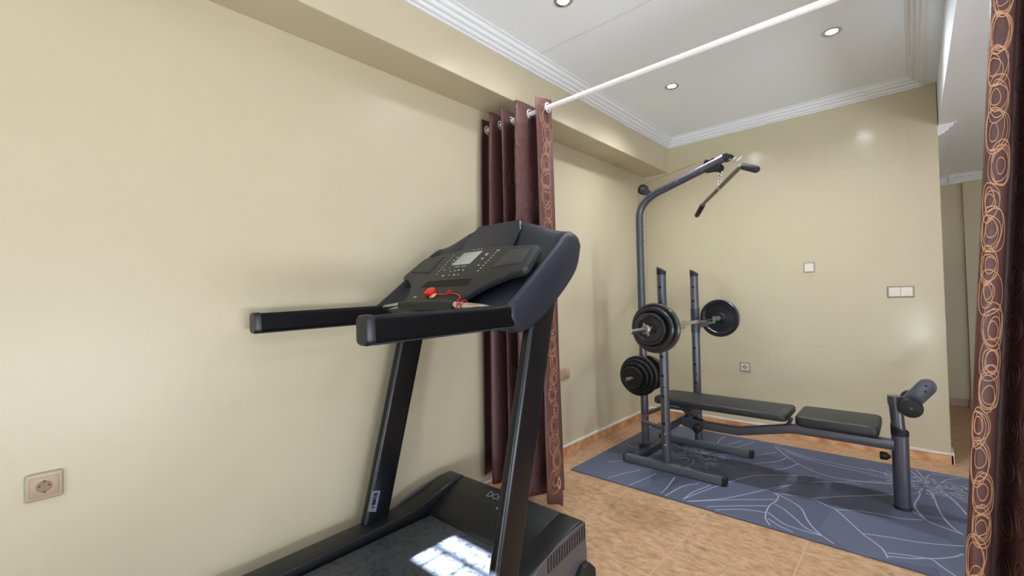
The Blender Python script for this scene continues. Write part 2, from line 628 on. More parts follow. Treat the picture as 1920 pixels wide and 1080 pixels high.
# ------------------------------------------------------------------ recessed lamps
def spot(x, y, label, e=62):
    r = thing('ceiling_spotlight', label, 'ceiling light', (x, y, ZC), 'recessed ceiling spotlights')
    b = BM()
    lathe_closed(b, [(-.0005, .043), (-.004, .045), (-.006, .041), (-.006, .036), (-.002, .027), (-.0005, .027)], (x, y, ZC), 'z', 40)
    obj('trim_ring', b, M['chrome'], r)
    b = BM()
    lathe_capped(b, [(-.0006, .027), (-.0018, .0265), (-.0028, .020), (-.0032, .008)], (x, y, ZC), 'z', 32)
    obj('lens', b, M['lens'], r)
    l = lamp('spot_beam', 'SPOT', (0, 0, -.012), (0, 0, -1), e, (0.82, 0.90, 0.97), spot_size=math.radians(160), spot_blend=1.0, shadow_soft_size=.045)
    l.parent = r
spot(-1.158, 2.912, 'lit recessed ceiling spotlight above the lat tower, small and far from the curtain rod')
spot(-.287, 2.912, 'lit recessed ceiling spotlight near the right edge of the ceiling, brightest of the three')
spot(-1.178, 1.705, 'lit recessed ceiling spotlight cut by the top edge of the photo', 21)
spot(-.287, 1.705, 'recessed ceiling spotlight on the camera side of the curtain rod, beyond the top edge', 21)

# ------------------------------------------------------------------ wall sockets and switches
def socket_back(x0, x1, z0, z1, label, kind, cat):
    xc, zc = (x0 + x1) / 2, (z0 + z1) / 2
    r = thing('wall_socket' if kind == 'socket' else 'light_switch', label, cat, (xc, YB, zc))
    b = BM(); box(b, x0, x1, YB - .009, YB, z0, z1, bev=.004, seg=3)
    obj('cover_frame', b, M['greyrim'], r)
    if kind == 'socket':
        b = BM(); box(b, x0 + .012, x1 - .012, YB - .011, YB - .004, z0 + .012, z1 - .012, bev=.002)
        ins = obj('insert', b, M['switch'], r)
        b = BM(); lathe_capped(b, [(YB - .0115, .020), (YB - .009, .020)], (xc, 0, zc), 'y', 28)
        f = obj('socket_well', b, M['greyrim'], ins)
        b = BM()
        for dx in (-.0095, .0095):
            lathe_capped(b, [(YB - .0122, .003), (YB - .010, .003)], (xc + dx, 0, zc), 'y', 12)
        obj('pin_holes', b, M['socketdark'], ins)
    else:
        n = 2 if x1 - x0 > .1 else 1
        w = (x1 - x0 - .016) / n
        for i in range(n):
            xa = x0 + .008 + i * w
            b = BM(); prism(b, [(YB - .004, z0 + .008), (YB - .013, z0 + .008), (YB - .010, z1 - .008), (YB - .004, z1 - .008)], 'x', xa + .001, xa + w - .001, bev=.002)
            obj('rocker', b, M['switch'], r)
socket_back(-1.077, -1.0, .471, .547, 'small square wall socket with pale insert low on the back wall', 'socket', 'socket')
socket_back(-.614, -.541, 1.252, 1.328, 'square single ivory switch higher up on the back wall', 'switch', 'switch')
socket_back(-.138, .0, 1.058, 1.134, 'wide double ivory switch on the back wall near its right end', 'switch', 'switch')

def socket_left(y0, y1, z0, z1, label, small=False):
    yc, zc = (y0 + y1) / 2, (z0 + z1) / 2
    r = thing('wall_socket', label, 'socket', (XL, yc, zc))
    b = BM(); box(b, XL, XL + .012, y0, y1, z0, z1, bev=.006, seg=3)
    obj('cover_frame', b, M['socketrim'], r)
    if small:
        ym = yc
        for (a, c) in ((y0 + .008, ym - .002), (ym + .002, y1 - .008)):
            b = BM(); box(b, XL + .006, XL + .0145, a, c, z0 + .010, z1 - .010, bev=.002)
            obj('insert', b, M['socket'], r)
        return
    b = BM(); box(b, XL + .004, XL + .0145, y0 + .009, y1 - .009, z0 + .011, z1 - .010, bev=.0025)
    ins = obj('insert', b, M['socket'], r)
    b = BM(); lathe_closed(b, [(XL + .014, .0200), (XL + .0158, .0195), (XL + .0158, .0175), (XL + .0146, .0170), (XL + .014, .0170)], (0, yc, zc), 'x', 36)
    obj('socket_ring', b, M['socketrim'], ins)
    b = BM(); lathe_capped(b, [(XL + .0142, .0168), (XL + .0148, .0168)], (0, yc, zc), 'x', 36)
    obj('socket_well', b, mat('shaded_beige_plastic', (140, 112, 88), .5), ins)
    b = BM()
    for dy in (-.0095, .0095):
        lathe_capped(b, [(XL + .0144, .0026), (XL + .0153, .0026)], (0, yc + dy, zc + .003), 'x', 12)
    for dz in (-.0155, .0155):
        box(b, XL + .0144, XL + .0156, yc - .003, yc + .003, zc + dz - .0025, zc + dz + .0025)
    obj('pin_holes', b, M['socketdark'], ins)
socket_left(.006, .084, .574, .650, 'beige wall socket on the left wall near the bottom left corner of the photo')
socket_left(2.50, 2.643, .528, .606, 'wide beige double wall plate on the left wall, half hidden by the curtain', small=True)

# ------------------------------------------------------------------ curtain rod and curtains
RY, RZ = 1.85, 2.105
r = thing('curtain_rod', 'long white curtain rod crossing the room below the ceiling', 'curtain rod', (-.85, RY, RZ))
b = BM(); tube(b, [(XL + .001, RY, RZ), (XE - .002, RY, RZ)], .0125, 20)
obj('pole', b, M['rod'], r)
b = BM(); lathe_capped(b, [(XL, .026), (XL + .012, .026), (XL + .016, .018)], (0, RY, RZ), 'x', 24)
obj('wall_flange', b, M['rod'], r)

def catmull(P, n):
    P = [Vector(p) for p in P]
    Q = [P[0] * 2 - P[1]] + P + [P[-1] * 2 - P[-2]]
    out = []
    for i in range(1, len(Q) - 2):
        a, b_, c, d = Q[i - 1], Q[i], Q[i + 1], Q[i + 2]
        for k in range(n):
            t = k / n
            out.append(.5 * ((2 * b_) + (-a + c) * t + (2 * a - 5 * b_ + 4 * c - d) * t * t + (-a + 3 * b_ - 3 * c + d) * t ** 3))
    out.append(P[-1])
    return out

def curtain(name, label, plan_top, plan_bot, z_top, z_bot_f, rings, grom, tight=.55, wave=.0):
    """plan_* : cloth path seen from above at the rod and at the hem; rings: (s_fraction, z, radius, material, side)"""
    NS = 9
    top = catmull([(*p, 0) for p in plan_top], NS)
    bot = catmull([(*p, 0) for p in plan_bot], NS)
    n = len(top)
    NZ = 44
    def plan(i, t):
        k = t ** tight
        return top[i].lerp(bot[i], k)
    def S(s, z, off=0.0):
        zb = z_bot_f(min(max(s, 0), 1))
        t = min(max((RZ - z) / (RZ - zb), 0), 1)
        f = min(max(s, 0), 1) * (n - 1)
        i = min(int(f), n - 2)
        a = plan(i, t).lerp(plan(i + 1, t), f - i)
        w = wave * math.sin(z * 5.1 + s * 17) * t
        d = (plan(i + 1, t) - plan(i, t))
        nn = Vector((d.y, -d.x, 0)).normalized()
        p = a + nn * (w + off)
        p.z = z
        return p
    r = thing(name, label, 'curtain', (plan_top[len(plan_top) // 2][0], RY, 0))
    b = BM()
    g = []
    for j in range(NZ + 1):
        row = []
        for i in range(n):
            s = i / (n - 1)
            zb = z_bot_f(s)
            zt = z_top(s)
            z = zt + (zb - zt) * (j / NZ)
            row.append(b.verts.new(S(s, z)))
        g.append(row)
    for j in range(NZ):
        for i in range(n - 1):
            b.faces.new((g[j][i], g[j][i + 1], g[j + 1][i + 1], g[j + 1][i]))
    # embroidered loops as thin strips just above the cloth, same mesh
    L = [0.0]
    for i in range(n - 1):
        L.append(L[-1] + (plan(i + 1, .5) - plan(i, .5)).length)
    tot = L[-1]
    for (sc, zc, rad, mi, side, w) in rings:
        for q in range(random.choice((4, 5))):
            rr = rad * random.uniform(.4, 1.15)
            ex = random.uniform(.8, 1.15)
            ph = random.uniform(0, 6.28)
            ox, oz = random.uniform(-.16, .16) * rad, random.uniform(-.25, .25) * rad
            pv = None
            m_ = 30
            for k in range(m_ + 1):
                a = ph + 2 * PI * k / m_ * 1.02
                wob = 1 + .06 * math.sin(3 * a + q)
                pts2 = []
                for w_ in (-w / 2, w / 2):
                    R_ = rr * wob + w_
                    s = sc + (ox + R_ * ex * math.cos(a)) / tot
                    z = zc + oz + R_ * math.sin(a) * 1.15
                    if s < .003 or s > .997 or z > z_top(s) - .004 or z < z_bot_f(s) + .004:
                        pts2 = None
                        break
                    pts2.append(b.verts.new(S(s, z, side * .0022)))
                if pts2 and pv:
                    f = b.faces.new((pv[0], pv[1], pts2[1], pts2[0]))
                    f.material_index = mi
                pv = pts2
    for v in [v for v in b.verts if not v.link_faces]:
        b.verts.remove(v)
    o = obj('cloth', b, [M['cloth'], M['gold'], M['clothdark'], M['bronze']], r, mods='open', smooth=80)
    so = o.modifiers.new('thickness', 'SOLIDIFY')
    so.thickness = .0015
    so.offset = 0
    for (x, y, nx, ny) in grom:
        b = BM()
        nrm = Vector((nx, ny, 0)).normalized()
        t = Vector((0, 0, 1)).cross(nrm)
        pts = [Vector((x, y, RZ)) + t * .023 * math.cos(a) + Vector((0, 0, 1)) * .023 * math.sin(a) for a in [2 * PI * k / 28 for k in range(29)]]
        tube(b, pts, .0042, 8, cap=False)
        obj('grommet', b, M['grommet'], r)
    return r

ptop = [(-1.835, 1.80), (-1.845, 1.86), (-1.80, 1.90), (-1.765, 1.80), (-1.74, 1.775), (-1.735, 1.85), (-1.76, 1.93), (-1.70, 1.93), (-1.66, 1.79), (-1.645, 1.775), (-1.65, 1.86),
        (-1.67, 1.93), (-1.61, 1.93), (-1.56, 1.79), (-1.535, 1.765), (-1.515, 1.85), (-1.505, 1.93), (-1.47, 1.93), (-1.438, 1.81), (-1.42, 1.795), (-1.408, 1.86), (-1.406, 1.90)]
pbot = [(-1.84, 1.77), (-1.845, 1.84), (-1.82, 1.92), (-1.77, 1.78), (-1.735, 1.73), (-1.71, 1.81), (-1.75, 1.95), (-1.69, 1.95), (-1.62, 1.76), (-1.60, 1.73), (-1.62, 1.85),
        (-1.65, 1.97), (-1.58, 1.96), (-1.54, 1.76), (-1.51, 1.71), (-1.475, 1.80), (-1.45, 1.93), (-1.42, 1.95), (-1.408, 1.80), (-1.392, 1.775), (-1.382, 1.84), (-1.378, 1.88)]
rg = []
z = 2.05
while z > .1:
    rg.append((.95 + random.uniform(-.012, .012), z, .048, 3, 1, .0036))
    z -= random.uniform(.075, .10)
for sfrac in (.30, .42, .50, .62, .68, .74, .80):
    z = 2.0 + random.uniform(-.05, .05)
    while z > .1:
        rg.append((sfrac + random.uniform(-.015, .015), z, .05, 2, 1, .003))
        z -= random.uniform(.10, .15)
rg.append((.965, .16, .022, 1, 1, .004))
curtain('curtain', 'bunched brown curtain hanging beside the left wall behind the treadmill', ptop, pbot,
        lambda s: RZ + .052 + .006 * math.sin(s * 40), lambda s: .11 - .07 * (s ** 5) + .01 * math.sin(s * 23), rg,
        [(-1.84, 1.85, 1, .1), (-1.735, 1.85, 1, 0), (-1.65, 1.85, 1, 0), (-1.515, 1.85, 1, .1), (-1.392, 1.85, 1, .1)])

# right curtain: visible strip faces the camera, the next fold turns away
def ledge(z):
    return 0
qtop = [(.200, 1.90), (.196, 1.855), (.206, 1.838), (.240, 1.843), (.243, 1.86), (.232, 1.93), (.27, 1.95), (.285, 1.84), (.30, 1.78), (.33, 1.80), (.33, 1.90), (.36, 1.94), (.40, 1.80), (.44, 1.80), (.45, 1.93), (.50, 1.9)]
qbot = [(.078, 1.91), (.070, 1.855), (.080, 1.83), (.112, 1.838), (.116, 1.86), (.105, 1.95), (.15, 1.97), (.165, 1.84), (.18, 1.75), (.22, 1.78), (.22, 1.92), (.27, 1.97), (.30, 1.80), (.36, 1.78), (.38, 1.95), (.44, 1.9)]
rg = []
z = 2.07
while z > .1:
    c_ = .155 + random.uniform(-.022, .022)
    rg.append((c_, z, .052, 1, -1, .0027))
    rg.append((.155 + random.uniform(-.022, .022), z + .03, .050, 1, 1, .0027))
    z -= random.uniform(.080, .10)
for sf in (.42, .5, .6, .7):
    z = 2.0
    while z > .1:
        rg.append((sf, z, .04, 2, 1, .003))
        z -= random.uniform(.12, .16)
curtain('curtain', 'brown curtain with copper swirl loops at the right edge of the photo', qtop, qbot,
        lambda s: RZ + .05, lambda s: .03, rg, [(.237, 1.85, 1, .1)], tight=1.0)

# ------------------------------------------------------------------ exercise mat
MX0, MX1, MY0, MY1 = -1.672, .46, 2.368, 3.70
MAT_LINES = [[(-0.611,2.779),(-0.535,2.811),(-0.436,2.828),(-0.373,2.793),(-0.329,2.768),(-0.261,2.658),(-0.204,2.563),(-0.163,2.515),(-0.131,2.463),(-0.115,2.403)],[(-0.58,2.774),(-0.522,2.736),(-0.462,2.674),(-0.424,2.571),(-0.389,2.499),(-0.347,2.439),(-0.296,2.392)],[(-0.575,2.643),(-0.528,2.611),(-0.462,2.533),(-0.411,2.468),(-0.347,2.439)],[(-0.58,2.523),(-0.503,2.451),(-0.436,2.434),(-0.346,2.433)],[(-0.565,2.455),(-0.509,2.412),(-0.448,2.388)],[(-0.329,2.768),(-0.248,2.819),(-0.163,2.845),(-0.08,2.856),(-0.001,2.903)],[(-0.014,3.307),(-0.012,3.238),(-0.032,3.089),(-0.024,3.011),(0.007,2.914),(0.037,2.885),(0.081,2.863),(0.13,2.841)],[(-0.041,2.982),(0.007,2.914)],[(0.022,3.345),(0.042,3.257),(0.055,3.106),(0.074,2.977),(0.104,2.882),(0.13,2.841)],[(0.05,3.414),(0.092,3.349),(0.129,3.229),(0.157,3.101)],[(0.054,3.399),(0.111,3.382),(0.174,3.381)],[(0.052,3.407),(0.102,3.384),(0.134,3.331),(0.168,3.277)],[(-0.205,2.575),(-0.114,2.608),(-0.004,2.642),(0.123,2.714)],[(-0.116,2.449),(-0.057,2.478),(0.015,2.507),(0.079,2.571),(0.118,2.635)],[(-0.115,2.419),(-0.039,2.461),(0.015,2.502),(0.046,2.464),(0.085,2.415)],[(-0.618,2.827),(-0.561,2.955),(-0.481,3.069),(-0.327,3.194),(-0.252,3.206)],[(-0.438,2.839),(-0.307,2.979),(-0.117,3.161)],[(-0.33,3.222),(-0.232,3.272),(-0.121,3.326)],[(-0.603,2.786),(-0.581,2.757),(-0.578,2.685),(-0.592,2.601),(-0.583,2.487),(-0.569,2.435),(-0.543,2.391)],[(-0.936,2.391),(-0.815,2.52),(-0.719,2.676),(-0.616,2.874),(-0.501,3.047),(-0.418,3.139)],[(-0.96,2.401),(-0.913,2.566),(-0.822,2.829),(-0.735,2.993),(-0.555,3.138),(-0.452,3.184)],[(-1.051,2.382),(-1.022,2.561),(-0.967,2.658)],[(-0.959,2.396),(-0.951,2.519),(-0.906,2.673)],[(-0.773,3.617),(-0.678,3.466),(-0.591,3.354),(-0.461,3.252),(-0.335,3.242),(-0.126,3.333)],[(-0.762,3.626),(-0.574,3.525),(-0.359,3.497),(-0.131,3.5)],[(-0.693,3.551),(-0.51,3.462),(-0.304,3.438),(-0.129,3.427)],[(-0.683,3.153),(-0.631,3.216),(-0.589,3.346)],[(-0.839,3.337),(-0.741,3.489)],[(-0.802,3.184),(-0.704,3.307),(-0.662,3.431)],[(-1.414,2.394),(-1.385,2.487),(-1.319,2.633)],[(-1.268,2.378),(-1.24,2.509),(-1.219,2.641)],[(-1.079,2.373),(-1.086,2.491),(-1.109,2.653)],[(-1.546,2.624),(-1.516,2.675),(-1.474,2.709)],[(-1.639,3.045),(-1.558,2.997),(-1.484,2.992)],[(-1.105,3.41),(-1.123,3.537),(-1.117,3.644)],[(-1.058,3.392),(-1.026,3.511),(-0.987,3.627)],[(-0.987,3.421),(-0.948,3.517),(-0.909,3.637)],[(-0.926,2.393),(-0.78,2.537),(-0.586,2.702)],[(-0.834,2.394),(-0.72,2.498),(-0.6,2.597)],[(-0.81,2.366),(-0.686,2.476),(-0.588,2.514)],[(-0.026,3.682),(0.0,3.568),(0.025,3.457)],[(-0.052,3.641),(-0.017,3.536),(0.019,3.424)],[(0.04,3.657),(0.208,3.681)],[(0.058,3.525),(0.196,3.502)],[(0.053,3.486),(0.19,3.419)]]

def in_mat(x, y):
    return MX0 + .006 < x < MX1 - .006 and MY0 + .006 < y < MY1 - .006
b = BM()
box(b, MX0, MX1, MY0, MY1, .0005, .007, bev=.0015, seg=1, mi=0)
def strip(pts, w):
    P = catmull([(*p, 0) for p in pts], 6)
    pv = None
    for i, p in enumerate(P):
        if not in_mat(p.x, p.y):
            pv = None
            continue
        t = (P[min(i + 1, len(P) - 1)] - P[max(i - 1, 0)])
        if t.length < 1e-6:
            continue
        t.normalize()
        nn = Vector((-t.y, t.x, 0)) * w / 2
        c = [b.verts.new((p.x + nn.x, p.y + nn.y, .0074)), b.verts.new((p.x - nn.x, p.y - nn.y, .0074))]
        if pv:
            f = b.faces.new((pv[0], pv[1], c[1], c[0]))
            f.material_index = 1
        pv = c
for l in MAT_LINES:
    strip(l, .0068)
random.seed(3)
for (cx, cy) in ((-1.14, 3.12), (.03, 3.42)):
    for k in range(42):
        a = random.uniform(0, 6.28)
        rr = random.uniform(.02, .19)
        x, y = cx + rr * math.cos(a) * 1.1, cy + rr * math.sin(a) * .75
        q = random.uniform(.012, .032)
        ph = random.uniform(0, 6.28)
        strip([(x + q * math.cos(ph + t), y + q * math.sin(ph + t) * .8) for t in [i * .7 for i in range(8)]], .0062)
    for k in range(16):
        a = k * 6.28 / 16 + random.uniform(-.1, .1)
        l0, l1 = random.uniform(.06, .14), random.uniform(.24, .34)
        strip([(cx + l0 * math.cos(a), cy + l0 * math.sin(a) * .8), (cx + .5 * (l0 + l1) * math.cos(a + .07), cy + .5 * (l0 + l1) * math.sin(a + .07) * .8), (cx + l1 * math.cos(a), cy + l1 * math.sin(a) * .8)], .0045)
for v in [v for v in b.verts if not v.link_faces]:
    b.verts.remove(v)
o = obj('floor_mat', b, [M['rug'], M['matline']], origin=(-.6, 3.03, 0), smooth=0, mods='open')
tag(o, 'blue-grey mat with white flower line drawing under the weight bench', 'mat')
MZ = .0076

# ------------------------------------------------------------------ weight bench with rack and lat tower
st = M['steelblue']
sd = M['steeldark']
wb = thing('weight_bench', 'graphite weight bench with squat uprights and a lat pulldown tower on the mat', 'weight bench', (-.75, 3.0, MZ))
Y1u, Y2u, XU, XT, YT = 2.745, 3.31, -1.195, -1.458, 3.0

def capped_upright(y):
    b = BM()
    tube(b, [(XU, y, MZ + .045), (XU, y, 1.245)], .0275, 24)
    # height adjustment holes and bolts on the front
    for z in (.30, .47, .60, .72, 1.06, 1.16):
        prism(b, [(XU + .010 * math.cos(t), z + .010 * math.sin(t)) for t in [i * PI / 5 for i in range(10)]], 'y', y - .0282, y - .02, mi=1)
    o = obj('upright', b, [st, M['blackmatt']], wb)
    b = BM()
    rings = []
    n = 24
    for k, zf in enumerate((lambda c: 1.24, lambda c: 1.292 - (c + 1) * .5 * .034)):
        rings.append([b.verts.new((XU + .0285 * math.cos(2 * PI * i / n), y + .0285 * math.sin(2 * PI * i / n), zf(math.cos(2 * PI * i / n)))) for i in range(n)])
    for i in range(n):
        b.faces.new((rings[0][i], rings[0][(i + 1) % n], rings[1][(i + 1) % n], rings[1][i]))
    b.faces.new(rings[1]); b.faces.new(list(reversed(rings[0])))
    obj('end_cap', b, M['blackmatt'], o)
    for z in (.165, .235, .535):
        b = BM()
        lathe_capped(b, [(-.031, .006), (-.027, .009), (-.02, .009)], (XU + .006, y, z), 'y', 14)
        obj('bolt', b, M['chrome'], o)
    return o
for y in (Y1u, Y2u):
    capped_upright(y)
# adjustable rest sleeve and bar hook on each upright
for y in (Y1u, Y2u):
    b = BM()
    lathe_closed(b, [(.83, .0280), (.83, .0305), (1.005, .0305), (1.005, .0280)], (XU, y, 0), 'z', 24)
    sl = obj('rest_sleeve', b, sd, wb)
    b = BM()
    box(b, XU + .028, XU + .135, y - .022, y + .022, .900, .908, bev=.001, seg=1)
    box(b, XU + .129, XU + .135, y - .022, y + .022, .904, .950, bev=.001, seg=1)
    prism(b, [(XU + .028, .905), (XU + .028, .862), (XU + .128, .902)], 'y', y - .004, y + .004)
    obj('bar_hook', b, M['satin'], sl)
# tower
b = BM()
path = [Vector((XT, YT, MZ + .045)), Vector((XT, YT, 1.0)), Vector((XT, YT, 1.665))] + arc((XT, YT, 1.67), (XT + .005, YT, 1.80), (-1.27, YT, 1.845), 10)[1:] + [Vector((-1.06, YT, 1.911)), Vector((-.872, YT, 1.972))]
tube(b, path, .0265, 24)
tw = obj('lat_tower', b, st, wb)
b = BM()
d = Vector((.95, 0, .31)).normalized()
prism(b, [(-.880, 1.995), (-.866, 2.002), (-.815, 1.975), (-.838, 1.952), (-.868, 1.944)], 'y', YT - .026, YT + .026, bev=.004)
obj('end_cap', b, M['blackmatt'], tw)
b = BM()
lathe_capped(b, [(-.031, .006), (-.0262, .009), (.0, .009)], (-1.17, YT, 1.878), 'y', 14)
obj('bolt', b, M['chrome'], tw)
for z in (1.50, 1.60):
    b = BM()
    lathe_capped(b, [(-.034, .005), (.034, .005)], (XT, YT, z), 'x', 12)
    obj('bolt', b, M['chrome'], tw)
def pulley(x, z, r, name='pulley'):
    b = BM()
    lathe_closed(b, [(-.010, .005), (-.012, r * .5), (-.012, r), (-.008, r), (-.002, r * .82), (.002, r * .82), (.008, r), (.012, r), (.012, r * .5), (.010, .005)], (x, YT, z), 'y', 28)
    return obj(name, b, M['blackmatt'], wb)
p1 = pulley(XT + .035, 1.868, .036)
b = BM()
for s in (-1, 1):
    prism(b, [(XT + .02, 1.885), (XT + .052, 1.885), (XT + .115, 1.822), (XT + .085, 1.80), (XT + .02, 1.85)], 'y', YT + s * .016 - .002, YT + s * .016 + .002)
lathe_capped(b, [(-.022, .010), (-.019, .013), (.019, .013), (.022, .010)], (XT + .035, YT, 1.868), 'y', 16)
obj('pulley_bracket', b, sd, p1)
p2 = pulley(-.975, 1.962, .020)
p3 = pulley(-.902, 1.913, .026)
b = BM()
for s in (-1, 1):
    prism(b, [(-1.005, 1.95), (-.93, 1.984), (-.895, 1.935), (-.89, 1.905), (-.915, 1.898), (-.99, 1.902)], 'y', YT + s * .017 - .002, YT + s * .017 + .002)
obj('pulley_bracket', b, M['black'], p3)
b = BM()
tube(b, [(XT - .003, YT - .03, .60), (XT - .003, YT - .004, 1.0), (XT - .003, YT, 1.868)] + arc((XT - .002, YT, 1.875), (XT + .004, YT, 1.905), (XT + .05, YT, 1.906), 5) + [(-.985, YT, 1.99)], .0022, 8)
obj('steel_cable', b, mat('brass_coloured_cable', (140, 120, 70), .5, metal=.3), wb)
b = BM()
hook = [Vector((-.835, YT - .02, 1.955)), Vector((-.825, YT - .06, 1.935)), Vector((-.80, YT - .06, 1.935)), Vector((-.77, YT - .03, 1.965))]
tube(b, hook, .003, 8)
tube(b, [p + Vector((.0, .055, .0)) for p in hook], .003, 8)
tube(b, [hook[0], hook[0] + Vector((0, .055, 0))], .003, 8)
obj('bar_hanger', b, M['satin'], tw)

# base frame
b = BM()
for y in (2.715, 3.285):
    sweep(b, [(-1.465, y, MZ + .0235), (-.845, y, MZ + .0235)], rrect(.05, .046, .006, 2))
obj('base_rail', b, sd, wb) if False else b.free()
for y in (2.722, 3.285):
    b = BM()
    sweep(b, [(-1.465, y, MZ + .0235), (-.852, y, MZ + .0235)], rrect(.05, .046, .006, 2))
    rail = obj('base_rail', b, M['railsteel'], wb)
    b = BM()
    sweep(b, [(-.852, y, MZ + .0235), (-.832, y, MZ + .0235)], rrect(.054, .050, .008, 2), scales=[1, .9])
    obj('end_cap', b, M['blackmatt'], rail)
    b = BM()
    sweep(b, [(-1.465, y, MZ + .0235), (-1.475, y, MZ + .0235)], rrect(.054, .050, .008, 2), scales=[1, .9])
    obj('end_cap', b, M['blackmatt'], rail)
    if y < 3:
        text_obj('lettering', 'DOMYOS', .042, M['darkmarks'], rail, frame_matrix((1, 0, 0), (0, 1, 0), (-.945, y, MZ + .0470)), bold=.0012)
        text_obj('lettering', 'IIIII', .018, M['darkmarks'], rail, frame_matrix((1, 0, 0), (0, 1, 0), (-1.085, y, MZ + .0470)), bold=.0012)
b = BM(); sweep(b, [(-1.41, 2.747, MZ + .023), (-1.41, 3.26, MZ + .023)], rrect(.05, .04, .006, 2))
obj('cross_member', b, sd, wb)
b = BM(); sweep(b, [(-1.458, 3.0, MZ), (-1.458, 3.0, MZ + .05)], rrect(.075, .07, .008, 2))
obj('tower_foot', b, sd, wb)
# cross tube between the uprights and U-shaped brace back to the tower
b = BM(); tube(b, [(XU, Y1u + .02, .262), (XU, Y2u - .02, .262)], .021, 16)
obj('cross_tube', b, sd, wb)
for (y, s) in ((Y1u, 1), (Y2u, -1)):
    b = BM()
    P = [Vector((XT + .012, YT - s * .012, .262))] + [Vector((XT + .055, YT - s * .09, .262)), Vector((-1.33, y + s * .06, .262)), Vector((XU - .012, y + s * .005, .262))]
    if s == -1:
        P = [Vector((XT + .006, YT + .016, .262)), Vector((XT + .02, 3.22, .262)), Vector((-1.40, 3.30, .262)), Vector((XU - .014, Y2u, .262))]
    else:
        P = [Vector((XT + .012, YT - .012, .262)), Vector((XT + .025, 2.93, .262)), Vector((-1.38, 2.81, .262)), Vector((XU - .014, Y1u, .262))]
    tube(b, P, .0145, 14)
    obj('brace_tube', b, st, wb)
# seat frame: pivot bracket, bent tube, front post
YS = 2.975
b = BM()
prof = rrect(.048, .050, .007, 2)
sweep(b, [(-1.17, YS, .262), (-1.03, YS, .262), (-.83, YS, .262), (-.575, YS, .322), (-.53, YS, .330), (-.10, YS, .327)], prof)
obj('seat_beam', b, st, wb)
b = BM()
for s in (-1, 1):
    prism(b, [(-1.175, .295), (-1.12, .305), (-1.045, .285), (-1.025, .25), (-1.055, .218), (-1.09, .225), (-1.17, .245)], 'y', YS + s * .032 - .003, YS + s * .032 + .003, bev=.001, seg=1)
br = obj('pivot_bracket', b, st, wb)
b = BM(); lathe_capped(b, [(-.085, .016), (-.078, .026), (-.056, .028), (-.046, .012), (-.035, .008)], (-1.06, YS, .25), 'y', 20)
obj('locking_knob', b, M['black'], br)
b = BM(); tube(b, [(-1.10, YS - .02, .30), (-1.19, YS - .02, .375), (-1.23, YS - .02, .385)], .014, 12)
tube(b, [(-1.25, YS, .383), (-.60, YS, .383)], .012, 12)
obj('backrest_frame', b, sd, wb)
b = BM(); tube(b, [(-.565, YS - .012, .345), (-.548, YS - .012, .385)], .010, 10)
tube(b, [(-.565, YS + .012, .345), (-.548, YS + .012, .385)], .010, 10)
obj('hinge', b, sd, wb)
def pad(x0, x1, z0, z1, name):
    b = BM()
    box(b, x0, x1, 2.825, 3.125, z0, z1)
    vert_edges = [e for e in b.edges if abs(e.verts[0].co.z - e.verts[1].co.z) > .01]
    bmesh.ops.bevel(b, geom=vert_edges, offset=.035, segments=5, profile=.5, affect='EDGES')
    hor = [e for e in b.edges if abs(e.verts[0].co.z - e.verts[1].co.z) < 1e-5 and e.calc_face_angle(0) > .8]
    bmesh.ops.bevel(b, geom=hor, offset=.013, segments=4, profile=.5, affect='EDGES')
    return obj(name, b, M['vinyl'], wb, smooth=50)
bp_ = pad(-1.315, -.545, .392, .434, 'backrest_pad')
text_obj('logo', 'DOMYOS', .016, M['bluemark'], bp_, frame_matrix((0, 1, 0), (-1, 0, 0), (-.585, 2.975, .4342)), bold=.0006)
text_obj('logo', 'DOMYOS', .016, M['marks'], bp_, frame_matrix((0, 1, 0), (-1, 0, 0), (-1.27, 2.975, .4342)), bold=.0006)
pad(-.508, -.150, .384, .438, 'seat_pad')
b = BM(); box(b, -.495, -.20, YS - .03, YS + .03, .352, .36); box(b, -.48, -.45, YS - .02, YS + .02, .358, .386); box(b, -.20, -.165, YS - .03, YS + .03, .35, .386)
obj('seat_support', b, M['blackmatt'], wb)
XP, YP = -.077, 2.99
b = BM(); tube(b, [(XP, YP, MZ), (XP, YP, .392)], .0345, 28)
post = obj('front_post', b, st, wb)
b = BM()
n = 28
rings = []
for rr, zf in ((.0355, lambda c: .375), (.0365, lambda c: .395 + (1 - c) * .5 * .035), (.0285, lambda c: .398 + (1 - c) * .5 * .035), (.0285, lambda c: .375)):
    rings.append([b.verts.new((XP + rr * math.cos(2 * PI * i / n), YP + rr * math.sin(2 * PI * i / n), zf(math.cos(2 * PI * i / n)))) for i in range(n)])
for k in range(3):
    for i in range(n):
        b.faces.new((rings[k][i], rings[k][(i + 1) % n], rings[k + 1][(i + 1) % n], rings[k + 1][i]))
obj('collar', b, M['blackmatt'], post)
b = BM(); lathe_capped(b, [(MZ, .0355), (MZ + .012, .0358), (MZ + .014, .0345)], (XP, YP, 0), 'z', 28)
obj('foot_cap', b, M['blackmatt'], post)
b = BM(); tube(b, [(XP - .002, YP, .36), (XP - .010, YP, .50), (XP - .014, YP, .535)], .0275, 24)
tube(b, [(XP - .014, YP, .530), (XP - .014, YP, .572)], .0305, 24)
ip = obj('leg_tube', b, st, wb)
b = BM(); lathe_capped(b, [(-.033, .006), (-.048, .006)], (XP, YP, .257), 'x', 12)
kb = obj('knob_shaft', b, M['satin'], wb)
b = BM(); lathe_capped(b, [(-.040, .009), (-.047, .013), (-.054, .020), (-.074, .022), (-.082, .018)], (XP, YP, .257), 'x', 8)
obj('locking_knob', b, M['black'], kb)
